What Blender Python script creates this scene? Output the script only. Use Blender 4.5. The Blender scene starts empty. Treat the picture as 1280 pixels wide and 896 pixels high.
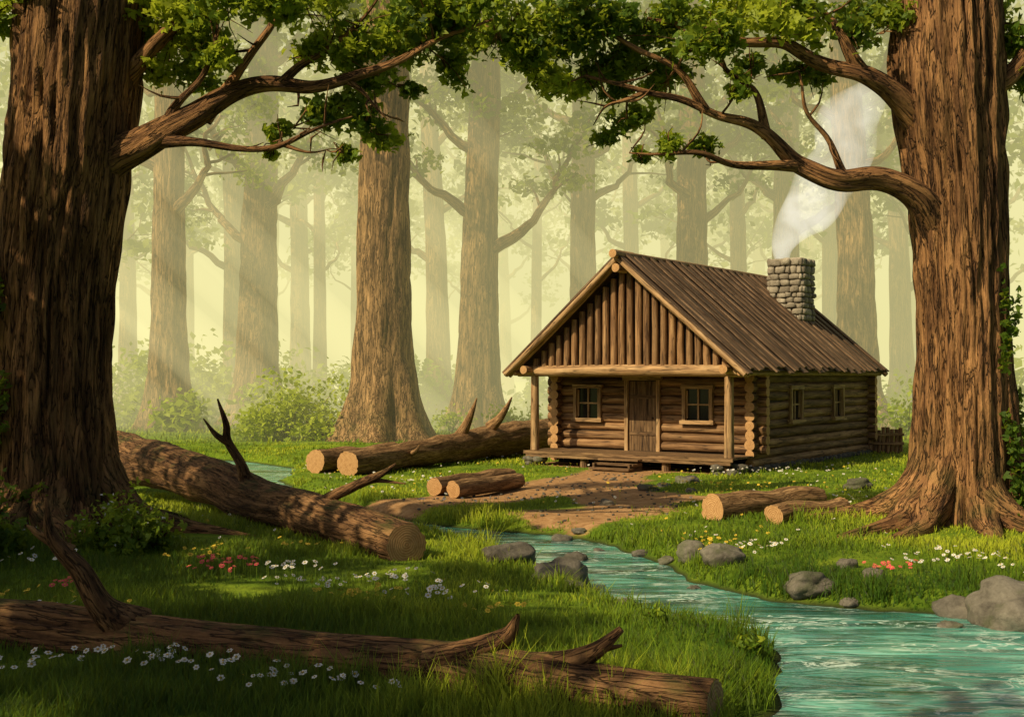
import bpy, math
import numpy as np
rng = np.random.default_rng(11)
scene = bpy.context.scene

# ------------------------------------------------------------------ helpers
class MB:
    def __init__(s):
        s.v=[];s.c=[];s.t=[];s.q=[];s.qm=[];s.tr=[];s.tm=[];s.n=0
    def add(s,v,quads=None,tris=None,mat=0,coord=None,tint=0.5):
        v=np.asarray(v,float).reshape(-1,3);N=len(v)
        s.v.append(v); s.c.append(v if coord is None else np.asarray(coord,float).reshape(-1,3))
        s.t.append(np.broadcast_to(np.asarray(tint,float),(N,)).copy())
        if quads is not None and len(quads):
            q=np.asarray(quads,int).reshape(-1,4)+s.n; s.q.append(q); s.qm.append(np.full(len(q),mat))
        if tris is not None and len(tris):
            q=np.asarray(tris,int).reshape(-1,3)+s.n; s.tr.append(q); s.tm.append(np.full(len(q),mat))
        s.n+=N
    def build(s,name,mats,parent=None,smooth=True):
        me=bpy.data.meshes.new(name)
        V=np.concatenate(s.v);C=np.concatenate(s.c);T=np.concatenate(s.t)
        Q=np.concatenate(s.q) if s.q else np.zeros((0,4),int)
        R=np.concatenate(s.tr) if s.tr else np.zeros((0,3),int)
        M=np.concatenate(s.qm+s.tm)
        me.vertices.add(len(V)); me.vertices.foreach_set("co",V.astype(np.float32).ravel())
        L=np.concatenate([Q.ravel(),R.ravel()]).astype(np.int32)
        me.loops.add(len(L)); me.loops.foreach_set("vertex_index",L)
        st=np.concatenate([np.arange(len(Q))*4,len(Q)*4+np.arange(len(R))*3]).astype(np.int32)
        me.polygons.add(len(st)); me.polygons.foreach_set("loop_start",st)
        me.polygons.foreach_set("material_index",M.astype(np.int32))
        me.polygons.foreach_set("use_smooth",np.full(len(st),smooth,dtype=bool))
        for m in mats: me.materials.append(m)
        a=me.attributes.new("coord",'FLOAT_VECTOR','POINT'); a.data.foreach_set("vector",C.astype(np.float32).ravel())
        a=me.attributes.new("tint",'FLOAT','POINT'); a.data.foreach_set("value",T.astype(np.float32))
        me.update(calc_edges=True)
        o=bpy.data.objects.new(name,me); scene.collection.objects.link(o)
        if parent: o.parent=parent
        return o

_nc={}
def snoise(p,freq=1.0,seed=0):
    if seed not in _nc:
        r=np.random.default_rng(1000+seed); d=r.normal(size=(7,3)); d/=np.linalg.norm(d,axis=1)[:,None]
        d*=r.uniform(.6,1.7,(7,1)); _nc[seed]=(d*2.2,r.uniform(0,6.28,7))
    d,ph=_nc[seed]
    return np.sin(p@(d.T*freq)+ph).sum(-1)/3.2
def fbm(p,freq=1,seed=0,o=3):
    return sum(snoise(p,freq*2.1**i,seed+i)*.5**i for i in range(o))
def sst(a,b,x):
    t=np.clip((x-a)/(b-a),0,1); return t*t*(3-2*t)

def catmull(P,step):
    P=np.asarray(P,float)
    if len(P)<2: return P
    E=np.vstack([2*P[0]-P[1],P,2*P[-1]-P[-2]]); out=[]
    for i in range(len(P)-1):
        p0,p1,p2,p3=E[i:i+4]; n=max(1,int(np.linalg.norm((p2-p1)[:3])/step))
        t=(np.arange(n)/n)[:,None]
        out.append(.5*(2*p1+(p2-p0)*t+(2*p0-5*p1+4*p2-p3)*t*t+(3*p1-p0-3*p2+p3)*t**3))
    out.append(P[-1:]); return np.vstack(out)

def tube(mb,pts,rad,nseg=12,mat=0,step=.3,ridge=0,rf=5,lump=.05,flare=None,cap=None,capmat=1,tint=.5,seed=0,jit=0):
    P=catmull(np.column_stack([np.asarray(pts,float),np.asarray(rad,float)]),step)
    C=P[:,:3];R=np.maximum(P[:,3],.004);n=len(C)
    if jit: 
        k=np.sin(np.linspace(0,math.pi,n))[:,None]
        C=C+np.stack([snoise(C,1.5,seed+40),snoise(C,1.5,seed+41),snoise(C,1.5,seed+42)],1)*jit*k
    T=np.gradient(C,axis=0);T/=np.linalg.norm(T,axis=1)[:,None]+1e-9
    a=np.array([1,0,0.]) if abs(T[0,0])<.8 else np.array([0,1,0.])
    Nn=np.cross(T[0],a);Nn/=np.linalg.norm(Nn);NN=[]
    for i in range(n):
        Nn=Nn-T[i]*(Nn@T[i]);Nn=Nn/np.linalg.norm(Nn);NN.append(Nn)
    NN=np.array(NN);BB=np.cross(T,NN)
    L=np.concatenate([[0],np.cumsum(np.linalg.norm(np.diff(C,axis=0),axis=1))])
    th=np.arange(nseg)/nseg*2*math.pi;ct=np.cos(th);s_=np.sin(th)
    q=np.stack([np.broadcast_to(ct,(n,nseg)),np.broadcast_to(s_,(n,nseg)),np.broadcast_to(L[:,None],(n,nseg))],-1)
    rr=R[:,None]*(1+lump*snoise(q*[1,1,.7],1.2,seed+5))
    if flare:
        f,fh,k,ph=flare; zz=(C[:,2]-C[0,2])[:,None]
        e=np.exp(-zz/fh)
        rr=rr*(1+f*e*(1+.35*np.cos(k*th+ph+.3*np.sin(th*2))[None,:]))*(1+.05*np.exp(-zz/(fh*4))*np.cos(k*th+ph)[None,:])
    if ridge:
        nz=snoise(q*[rf,rf,.3],1,seed+9)+.5*snoise(q*[rf*2,rf*2,.7],1,seed+10)
        rr=rr-ridge*R[:,None]*(np.clip(1-np.abs(nz)*2.2,0,1))+ridge*.3*R[:,None]*snoise(q*[rf*2,rf*2,2],1,seed+11)
    V=C[:,None]+NN[:,None]*(rr*ct)[...,None]+BB[:,None]*(rr*s_)[...,None]
    co=np.stack([rr*ct,rr*s_,np.broadcast_to(L[:,None],(n,nseg))],-1)+np.array([0,0,seed*3.7])
    i=np.arange(n-1)[:,None]*nseg;j=np.arange(nseg)[None];j2=(j+1)%nseg
    Q=np.stack([i+j,i+j2,i+nseg+j2,i+nseg+j],-1).reshape(-1,4)
    mb.add(V.reshape(-1,3),quads=Q,mat=mat,coord=co.reshape(-1,3),tint=tint)
    for e in (0,1):
        if cap is None or not cap[e]: continue
        idx=0 if e==0 else n-1
        ring=V[idx];c=C[idx]+T[idx]*(-.01 if e==0 else .01)
        vv=np.vstack([ring,c+(ring-c)*.55,c]);cc=np.column_stack([rr[idx]*ct,rr[idx]*s_,ct*0])
        cc=np.vstack([cc,cc*.55,[[0,0,0]]])+np.array([0,0,seed*1.3])
        jj=np.arange(nseg);k2=(jj+1)%nseg
        qq=np.stack([jj,jj+nseg,k2+nseg,k2],-1);tt=np.stack([jj+nseg,np.full(nseg,2*nseg),k2+nseg],-1)
        if e==1: qq=qq[:,::-1];tt=tt[:,::-1]
        mb.add(vv,quads=qq,tris=tt,mat=capmat,coord=cc,tint=tint)
    return np.column_stack([C,R])

def box(mb,c,size,mat=0,rot=None,tint=.5,ax=2,off=None):
    s=np.array(size)/2.;v=np.array([[x,y,z] for x in(-1,1) for y in(-1,1) for z in(-1,1)])*s
    co=v.copy()
    if ax!=2: co[:,[ax,2]]=co[:,[2,ax]]
    co=co+rng.uniform(0,30,3)
    if rot is not None: v=v@np.asarray(rot).T
    q=[[0,1,3,2],[4,6,7,5],[0,4,5,1],[2,3,7,6],[0,2,6,4],[1,5,7,3]]
    V=[];Q=[];CC=[]
    for f in q:
        Q.append([len(V)+k for k in range(4)]);V+= [v[k] for k in f];CC+=[co[k] for k in f]
    mb.add(np.array(V)+np.array(c),quads=Q,mat=mat,coord=np.array(CC),tint=tint)

def stone(mb,c,size,p=.6,mat=0,seed=0,rotz=0,nu=16,nv=10,rough=.12,tint=.5):
    u=np.arange(nu)/nu*2*math.pi;w=np.linspace(-math.pi/2,math.pi/2,nv)
    U,W=np.meshgrid(u,w);f=lambda x:np.sign(x)*np.abs(x)**p
    X=f(np.cos(W))*f(np.cos(U));Y=f(np.cos(W))*f(np.sin(U));Z=f(np.sin(W))
    v=np.stack([X,Y,Z],-1).reshape(-1,3)
    v=v*(1+rough*fbm(v+seed*7.3,1.3,seed%9,3))[:,None]*np.array(size)/2
    cr,sr=math.cos(rotz),math.sin(rotz)
    v=v@np.array([[cr,-sr,0],[sr,cr,0],[0,0,1]]).T
    i=np.arange(nv-1)[:,None]*nu;j=np.arange(nu)[None];j2=(j+1)%nu
    Q=np.stack([i+j,i+j2,i+nu+j2,i+nu+j],-1).reshape(-1,4)
    mb.add(v+np.array(c),quads=Q,mat=mat,coord=v+seed*2.1,tint=tint)

def leaves(mb,P,size,mat=0,tint=.5,lobed=False,up=.5):
    N=len(P);n=rng.normal(size=(N,3));n[:,2]+=up*1.5;n/=np.linalg.norm(n,axis=1)[:,None]
    t=rng.normal(size=(N,3));t-=n*(t*n).sum(1)[:,None];t/=np.linalg.norm(t,axis=1)[:,None]
    b=np.cross(n,t);s=(size*rng.uniform(.6,1.3,N))[:,None]
    tt=np.clip(np.broadcast_to(tint,(N,))+rng.normal(0,.14,N),0,1)
    def rh(o,d,l,w):
        e=np.cross(n,d)
        return [P+o, P+o+d*l*.55*s+e*w*s+n*.08*s, P+o+d*l*s-n*.12*s, P+o+d*l*.45*s-e*w*s+n*.08*s]
    if lobed:
        d1=t;d2=t*.55+b*.83;d3=t*.55-b*.83
        A=rh(-t*.5*s,d1,1.1,.28)+rh(-t*.42*s,d2,.7,.22)+rh(-t*.42*s,d3,.7,.22);k=12
    else: A=rh(-t*.5*s,t,1.,.34);k=4
    V=np.stack(A,1).reshape(-1,3)
    mb.add(V,quads=np.arange(N*k).reshape(-1,4),mat=mat,tint=np.repeat(tt,k))

def clump(c,R,n,sub=6,flat=.7):
    d=rng.normal(size=(sub,3));d/=np.linalg.norm(d,axis=1)[:,None];d*=rng.uniform(.25,.9,(sub,1))*R
    k=rng.integers(0,sub,n)
    p=d[k]+rng.normal(size=(n,3))*R*.27
    p[:,2]*=flat
    return p+np.asarray(c)

# ------------------------------------------------------------------ terrain
WZ=-.2
UP=[(-30,48),(-20,45.5),(-12,41.5),(-8.6,39.2),(-6.4,36.2),(-5.9,31),(-3.8,26),(-1.7,23),(-.2,21.9),(.84,21.2),(1.6,20.2),(2.29,18.1),(2.5,16.4),(3.2,15),(4.4,14.3),(5.9,13.8),(9,13.2),(14,12),(30,8)]
LO=[(-30,45),(-20,42.5),(-12,39.0),(-9.6,36.3),(-8.3,34),(-7.4,31),(-5.1,25.3),(-2.8,22),(-1.26,20.9),(-.51,19.2),(.12,17.6),(.53,15.8),(.99,14.85),(1.5,14.05),(2.08,13),(2.5,12.3),(2.66,11.4),(2.1,10.4),(1.75,9.4),(1.8,8),(3,6),(6,3),(30,-4)]
POLY=np.array(UP+LO[::-1],float)
def sdist(x,y):
    x=np.asarray(x,float);y=np.asarray(y,float);best=np.full(x.shape,1e9);ins=np.zeros(x.shape,bool)
    n=len(POLY)
    for i in range(n):
        ax,ay=POLY[i];bx,by=POLY[(i+1)%n];dx,dy=bx-ax,by-ay
        t=np.clip(((x-ax)*dx+(y-ay)*dy)/(dx*dx+dy*dy),0,1)
        best=np.minimum(best,np.hypot(x-ax-t*dx,y-ay-t*dy))
        c=((ay>y)!=(by>y))&(x<(bx-ax)*(y-ay)/((by-ay) if by!=ay else 1e-9)+ax);ins^=c
    return np.where(ins,-best,best)
PATHS=[([(2.9,32.3),(2.0,29.5),(.6,27.0),(-.8,25.4),(-1.9,24.3)],1.1),([(1.8,28.5),(2.3,25.6),(2.0,23.4),(1.3,22.2)],1.05),([(2.2,25.0),(4.0,24.6)],.75)]
def pathd(x,y):
    b=np.full(np.shape(x),1e9)
    for pl,w in PATHS:
        for (ax,ay),(bx,by) in zip(pl[:-1],pl[1:]):
            dx,dy=bx-ax,by-ay;t=np.clip(((x-ax)*dx+(y-ay)*dy)/(dx*dx+dy*dy),0,1)
            b=np.minimum(b,np.hypot(x-ax-t*dx,y-ay-t*dy)-w)
    q=np.stack([x,y,0*x],-1)
    return b+.35*snoise(q,.8,3)+.2*snoise(q,2.7,4)+.1*snoise(q,7,5)
def sdn(x,y):
    q=np.stack([x,y,0*x],-1)
    return sdist(x,y)+.12*snoise(q,1.6,21)+.05*snoise(q,5,22)
def height(x,y):
    x=np.asarray(x,float);y=np.asarray(y,float)
    q=np.stack([x,y,0*x],-1);s=sdn(x,y)
    out=WZ+(.02-WZ)*sst(-.08,.55,s)**.7
    z=np.where(s>-.05,out,WZ-.35*sst(.03,.7,-s))
    nb=.07*snoise(q,.35,23)+.03*snoise(q,1.2,24)
    cab=np.clip(np.hypot(x-5.5,y-37)/9-.6,0,1)
    z=z+nb*sst(.3,2,s)*cab
    z+=.22*np.exp(-((x+8)**2+(y-19)**2)/14)+.2*np.exp(-((x-8)**2+(y-20)**2)/8)
    z+=.35*sst(55,110,y)*snoise(q,.08,25)
    return z
def hz(x,y): return float(height(np.array([x]),np.array([y]))[0])

# ------------------------------------------------------------------ materials
def newmat(name):
    m=bpy.data.materials.new(name);m.use_nodes=True;nt=m.node_tree;nt.nodes.clear()
    o=nt.nodes.new('ShaderNodeOutputMaterial');return m,nt,o
def nd(nt,t,**kw):
    n=nt.nodes.new(t)
    for k,v in kw.items():
        if k in n.inputs: n.inputs[k].default_value=v
        else: setattr(n,k,v)
    return n
def ramp(nt,fac,stops):
    r=nt.nodes.new('ShaderNodeValToRGB');e=r.color_ramp.elements
    while len(e)<len(stops): e.new(.5)
    for k,(p,c) in zip(e,stops): k.position=p;k.color=(*c,1) if len(c)==3 else c
    nt.links.new(fac,r.inputs[0]);return r.outputs[0]
def attr(nt,name):
    a=nt.nodes.new('ShaderNodeAttribute');a.attribute_name=name;return a
def mapping(nt,vec,scale):
    m=nt.nodes.new('ShaderNodeMapping');m.inputs['Scale'].default_value=scale;nt.links.new(vec,m.inputs['Vector']);return m.outputs[0]
def noise(nt,vec,scale,detail=6,rough=.6,dist=0):
    n=nt.nodes.new('ShaderNodeTexNoise');n.inputs['Scale'].default_value=scale;n.inputs['Detail'].default_value=detail
    n.inputs['Roughness'].default_value=rough;n.inputs['Distortion'].default_value=dist
    if vec is not None: nt.links.new(vec,n.inputs['Vector'])
    return n.outputs[0]
def mixc(nt,f,a,b,mode='MIX'):
    m=nt.nodes.new('ShaderNodeMix');m.data_type='RGBA';m.blend_type=mode
    for v,i in ((f,0),(a,6),(b,7)):
        if hasattr(v,'is_linked'): nt.links.new(v,m.inputs[i])
        elif i==0: m.inputs[0].default_value=v
        else: m.inputs[i].default_value=(*v,1)
    return m.outputs[2]
def math_(nt,op,a,b=0.):
    m=nt.nodes.new('ShaderNodeMath');m.operation=op
    for v,i in((a,0),(b,1)):
        if hasattr(v,'is_linked'): nt.links.new(v,m.inputs[i])
        else: m.inputs[i].default_value=v
    return m.outputs[0]
def bump(nt,h,strength=.5,dist=.05):
    b=nt.nodes.new('ShaderNodeBump');b.inputs['Strength'].default_value=strength;b.inputs['Distance'].default_value=dist
    nt.links.new(h,b.inputs['Height']);return b.outputs[0]
def pbsdf(nt,o,col,rough=.8,normal=None,spec=.3):
    p=nt.nodes.new('ShaderNodeBsdfPrincipled')
    if hasattr(col,'is_linked'): nt.links.new(col,p.inputs['Base Color'])
    else: p.inputs['Base Color'].default_value=(*col,1)
    if hasattr(rough,'is_linked'): nt.links.new(rough,p.inputs['Roughness'])
    else: p.inputs['Roughness'].default_value=rough
    p.inputs['Specular IOR Level'].default_value=spec
    if normal is not None: nt.links.new(normal,p.inputs['Normal'])
    nt.links.new(p.outputs[0],o.inputs[0]);return p
W3=(1,1,1)
def bark_mat(name,dark,mid,light,fs=7,bs=.9,bd=.05,moss=0,crack=.05,basemoss=0):
    m,nt,o=newmat(name);c=attr(nt,'coord').outputs['Vector']
    v=mapping(nt,c,(1,1,.11));n1=noise(nt,v,fs,6,.62,.3);n3=noise(nt,v,fs*1.7,3,.55,.5)
    v2=mapping(nt,c,(1,1,.3));n2=noise(nt,v2,fs*4,4,.7)
    big=noise(nt,c,.9,3,.5)
    ck=math_(nt,'ABSOLUTE',math_(nt,'SUBTRACT',n3,.5))
    ck=ramp(nt,ck,[(0,(.1,.1,.1)),(crack*.8,(.8,.8,.8)),(crack*1.8,W3)])
    h=math_(nt,'ADD',n1,math_(nt,'MULTIPLY',n2,.3))
    col=ramp(nt,h,[(.42,dark),(.58,mid),(.8,light)])
    col=mixc(nt,ramp(nt,big,[(.4,(0,0,0)),(.65,(.5,.5,.5))]),col,tuple(x*.55 for x in mid))
    col=mixc(nt,ck,dark,col)
    g=nt.nodes.new('ShaderNodeNewGeometry')
    if moss:
        sx=nt.nodes.new('ShaderNodeSeparateXYZ');nt.links.new(g.outputs['Normal'],sx.inputs[0])
        f=math_(nt,'MULTIPLY',ramp(nt,sx.outputs[2],[(.3,(0,0,0)),(.95,W3)]),ramp(nt,noise(nt,c,2.5,4,.6),[(.5,(0,0,0)),(.62,(moss,moss,moss))]))
        col=mixc(nt,f,col,(.05,.08,.015))
    if basemoss:
        sx=nt.nodes.new('ShaderNodeSeparateXYZ');nt.links.new(g.outputs['Position'],sx.inputs[0])
        f=math_(nt,'MULTIPLY',ramp(nt,math_(nt,'MULTIPLY',sx.outputs[2],.25),[(.02,W3),(.6,(0,0,0))]),ramp(nt,noise(nt,c,2.2,5,.65),[(.45,(0,0,0)),(.62,(basemoss,)*3)]))
        col=mixc(nt,f,col,(.07,.095,.02))
    hh=math_(nt,'ADD',h,math_(nt,'MULTIPLY',ck,.5))
    pbsdf(nt,o,col,.88,bump(nt,hh,bs,bd),.2);return m
def wood_mat(name,dark,mid,light,fs=14,bs=.5):
    m,nt,o=newmat(name);c=attr(nt,'coord').outputs['Vector'];t=attr(nt,'tint').outputs['Fac']
    v=mapping(nt,c,(1,1,.07));n1=noise(nt,v,fs,5,.6,.4);n2=noise(nt,c,1.7,4,.6)
    col=ramp(nt,n1,[(.33,dark),(.5,mid),(.7,light)])
    col=mixc(nt,ramp(nt,n2,[(.42,(0,0,0)),(.7,(.6,.6,.6))]),col,tuple(x*.5 for x in mid))
    ck=ramp(nt,math_(nt,'ABSOLUTE',math_(nt,'SUBTRACT',noise(nt,v,fs*.6,3,.5),.5)),[(0,(.25,.25,.25)),(.028,W3)])
    col=mixc(nt,1.0,col,ck,'MULTIPLY')
    tt=ramp(nt,t,[(0,(.45,.44,.43)),(.6,(.95,.95,.95)),(1,W3)])
    col=mixc(nt,1.0,col,tt,'MULTIPLY')
    pbsdf(nt,o,col,.75,bump(nt,n1,bs,.02),.25);return m
def cut_mat():
    m,nt,o=newmat('cut_wood');c=attr(nt,'coord').outputs['Vector']
    s=nt.nodes.new('ShaderNodeSeparateXYZ');nt.links.new(c,s.inputs[0])
    r=math_(nt,'SQRT',math_(nt,'ADD',math_(nt,'MULTIPLY',s.outputs[0],s.outputs[0]),math_(nt,'MULTIPLY',s.outputs[1],s.outputs[1])))
    nz=noise(nt,c,7,4,.6);w=math_(nt,'SINE',math_(nt,'ADD',math_(nt,'MULTIPLY',r,190.),math_(nt,'MULTIPLY',nz,12.)))
    w=math_(nt,'ADD',math_(nt,'MULTIPLY',w,.5),.5)
    col=ramp(nt,w,[(0,(.38,.2,.075)),(.6,(.5,.29,.125)),(1,(.56,.345,.16))])
    col=mixc(nt,ramp(nt,noise(nt,c,14,4,.7),[(.45,(0,0,0)),(.75,(.7,.7,.7))]),col,(.26,.125,.045))
    pbsdf(nt,o,col,.8,bump(nt,w,.3,.01),.2);return m
def leaf_mat(name,d,mid,l,trans=.4,up=0):
    m,nt,o=newmat(name);t=attr(nt,'tint').outputs['Fac']
    col=ramp(nt,t,[(0,d),(.5,mid),(1,l)])
    a=nd(nt,'ShaderNodeBsdfPrincipled',Roughness=.55);a.inputs['Specular IOR Level'].default_value=.25
    b=nd(nt,'ShaderNodeBsdfTranslucent')
    nt.links.new(col,a.inputs['Base Color']);nt.links.new(mixc(nt,.5,col,tuple(min(1,x*1.4) for x in l)),b.inputs['Color'])
    if up:
        g=nt.nodes.new('ShaderNodeNewGeometry')
        s=nd(nt,'ShaderNodeVectorMath',operation='SCALE');nt.links.new(g.outputs['Normal'],s.inputs[0]);s.inputs['Scale'].default_value=1-up
        ad=nd(nt,'ShaderNodeVectorMath',operation='ADD');nt.links.new(s.outputs[0],ad.inputs[0]);ad.inputs[1].default_value=(0,0,up)
        nn=nd(nt,'ShaderNodeVectorMath',operation='NORMALIZE');nt.links.new(ad.outputs[0],nn.inputs[0]);nt.links.new(nn.outputs[0],a.inputs['Normal'])
    x=nd(nt,'ShaderNodeMixShader');x.inputs[0].default_value=trans
    nt.links.new(a.outputs[0],x.inputs[1]);nt.links.new(b.outputs[0],x.inputs[2]);nt.links.new(x.outputs[0],o.inputs[0]);return m

bark_d=bark_mat('bark_oak',(.02,.01,.004),(.165,.08,.033),(.45,.235,.092),7,1,.09,crack=.033,basemoss=.4)
bark_m=bark_mat('bark_forest',(.055,.03,.013),(.24,.14,.06),(.48,.29,.13),5,.9,.1,basemoss=.35)
bark_log=bark_mat('bark_log',(.02,.01,.005),(.135,.068,.029),(.33,.18,.077),9,1,.05,moss=.5,crack=.035)
bark_cut=bark_mat('bark_cut_log',(.06,.03,.013),(.24,.132,.055),(.46,.28,.128),12,.8,.02)
cutw=cut_mat()
leaf_n=leaf_mat('leaf_near',(.028,.07,.008),(.12,.205,.018),(.42,.48,.035),.48)
leaf_f=leaf_mat('leaf_forest',(.065,.12,.01),(.17,.235,.022),(.32,.36,.035),.45)
leaf_b=leaf_mat('leaf_bush',(.035,.09,.01),(.14,.23,.018),(.38,.45,.035),.4)
grassm=leaf_mat('grass_blade',(.04,.1,.006),(.17,.27,.014),(.44,.5,.03),.3,.65)
log_w=wood_mat('cabin_log',(.09,.041,.017),(.34,.185,.08),(.52,.325,.152))
log_l=wood_mat('cabin_beam',(.17,.087,.038),(.45,.275,.127),(.58,.4,.21))
plank=wood_mat('roof_plank',(.038,.022,.012),(.155,.093,.05),(.29,.19,.112),16,.7)
board=wood_mat('board',(.065,.034,.015),(.225,.13,.06),(.37,.235,.115),16,.6)

def simple(name,c,r=.8,spec=.3):
    m,nt,o=newmat(name);t=nt.nodes.new('ShaderNodeTexCoord')
    n=noise(nt,t.outputs['Object'],9,5,.6);pbsdf(nt,o,ramp(nt,n,[(.3,tuple(x*.7 for x in c)),(.7,tuple(min(1,x*1.2) for x in c))]),r,bump(nt,n,.3,.02),spec);return m
darkm=simple('chinking',(.025,.017,.011))
def rock_mat(name,d,l,moss):
    m,nt,o=newmat(name);c=attr(nt,'coord').outputs['Vector'];t=attr(nt,'tint').outputs['Fac']
    n=noise(nt,c,3,6,.65);n2=noise(nt,c,18,5,.7)
    col=ramp(nt,math_(nt,'ADD',math_(nt,'MULTIPLY',n,.7),math_(nt,'MULTIPLY',n2,.3)),[(.35,d),(.65,l)])
    col=mixc(nt,1.0,col,ramp(nt,t,[(0,(.5,.47,.43)),(1,(1,.97,.9))]),'MULTIPLY')
    col=mixc(nt,ramp(nt,noise(nt,c,2,4,.6),[(.52,(0,0,0)),(.65,(moss,moss,moss))]),col,(.07,.085,.03))
    pbsdf(nt,o,col,.85,bump(nt,n2,.6,.04),.3);return m
rockm=rock_mat('river_rock',(.07,.063,.052),(.24,.225,.19),.6)
chim=rock_mat('chimney_stone',(.2,.172,.132),(.5,.455,.365),.1)
mortar=simple('mortar',(.1,.08,.06))
glass,nt,o=newmat('window_glass');pbsdf(nt,o,(.012,.013,.012),.12,None,.5)

gm,nt,o=newmat('ground_grass_soil')
tc=nt.nodes.new('ShaderNodeTexCoord').outputs['Object'];t=attr(nt,'tint').outputs['Fac']
g=ramp(nt,noise(nt,tc,.8,6,.65),[(.3,(.06,.12,.008)),(.5,(.14,.22,.014)),(.7,(.26,.33,.022))])
g=mixc(nt,ramp(nt,noise(nt,tc,14,5,.7),[(.4,(0,0,0)),(.7,(.6,.6,.6))]),g,(.06,.1,.01))
n2=noise(nt,tc,5,8,.75);n5=noise(nt,tc,1.3,4,.6)
dirt=ramp(nt,n2,[(.3,(.19,.1,.042)),(.5,(.4,.225,.1)),(.72,(.56,.36,.18))])
dirt=mixc(nt,ramp(nt,n5,[(.45,(0,0,0)),(.7,(.5,.5,.5))]),dirt,(.25,.14,.06))
f=ramp(nt,math_(nt,'ADD',t,math_(nt,'MULTIPLY',math_(nt,'SUBTRACT',noise(nt,tc,7,6,.75),.5),1.3)),[(.2,(0,0,0)),(.58,W3)])
gx=nt.nodes.new('ShaderNodeSeparateXYZ');nt.links.new(tc,gx.inputs[0])
wet=ramp(nt,math_(nt,'ADD',gx.outputs[2],.5),[(.30,W3),(.36,(0,0,0))])
gc=mixc(nt,f,g,dirt);gc=mixc(nt,wet,gc,(.03,.035,.014))
pbsdf(nt,o,gc,.95,bump(nt,n2,.8,.06),.1)
# water
wm,nt,o=newmat('stream_water')
tc=nt.nodes.new('ShaderNodeTexCoord').outputs['Object']
mp=nt.nodes.new('ShaderNodeMapping');mp.inputs['Rotation'].default_value=(0,0,math.radians(38));mp.inputs['Scale'].default_value=(.5,1.5,1)
nt.links.new(tc,mp.inputs['Vector']);mv=mp.outputs[0]
a=noise(nt,mv,.7,4,.55,1.2);b=noise(nt,mv,1.4,3,.5,1.6);c3=noise(nt,mv,5,3,.55,.8)
col=ramp(nt,a,[(.36,(.012,.08,.065)),(.5,(.05,.25,.2)),(.64,(.16,.5,.39))])
msk=ramp(nt,noise(nt,mv,.9,3,.5,.5),[(.42,(0,0,0)),(.55,W3)])
glint=ramp(nt,math_(nt,'ABSOLUTE',math_(nt,'SUBTRACT',noise(nt,mv,1.8,5,.6,1.8),.5)),[(0,W3),(.015,(.6,.6,.6)),(.034,(0,0,0))])
col=mixc(nt,math_(nt,'MULTIPLY',msk,glint),col,(.68,.86,.76))  # pale ripple lines are highlights painted into the water colour
h=math_(nt,'ADD',b,math_(nt,'MULTIPLY',c3,.2))
pbsdf(nt,o,col,.06,bump(nt,h,.5,.12),.55)

# ------------------------------------------------------------------ ground + water
def axis(parts):
    return np.unique(np.concatenate([np.arange(a,b,s) for a,b,s in parts]).round(4))
xs=axis([(-400,-60,20),(-60,-16,1.5),(-16,16,.13),(16,60,1.5),(60,401,20)])
ys=axis([(-60,4,2),(4,8,.3),(8,24,.11),(24,46,.2),(46,120,1.5),(120,521,20)])
X,Y=np.meshgrid(xs,ys);Z=height(X,Y)
V=np.stack([X,Y,Z],-1).reshape(-1,3);nx=len(xs);ny=len(ys)
i=np.arange(ny-1)[:,None]*nx;j=np.arange(nx-1)[None]
Q=np.stack([i+j,i+j+1,i+nx+j+1,i+nx+j],-1).reshape(-1,4)
pm=1-sst(-.45,.4,pathd(X,Y))
cabx=(X-3.19)*.819-(Y-33.36)*.574;caby=(X-3.19)*.574+(Y-33.36)*.819
under=((np.abs(cabx)<3.2)&(caby>-.2)&(caby<10.6))*.9
mb=MB();mb.add(V,quads=Q,tint=np.maximum(pm,under).ravel());mb.build('ground',[gm])
mb=MB();mb.add([(-29,-3,WZ),(29,-3,WZ),(29,47,WZ),(-29,47,WZ)],quads=[[0,1,2,3]]);mb.build('stream_water',[wm],smooth=False)

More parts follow.
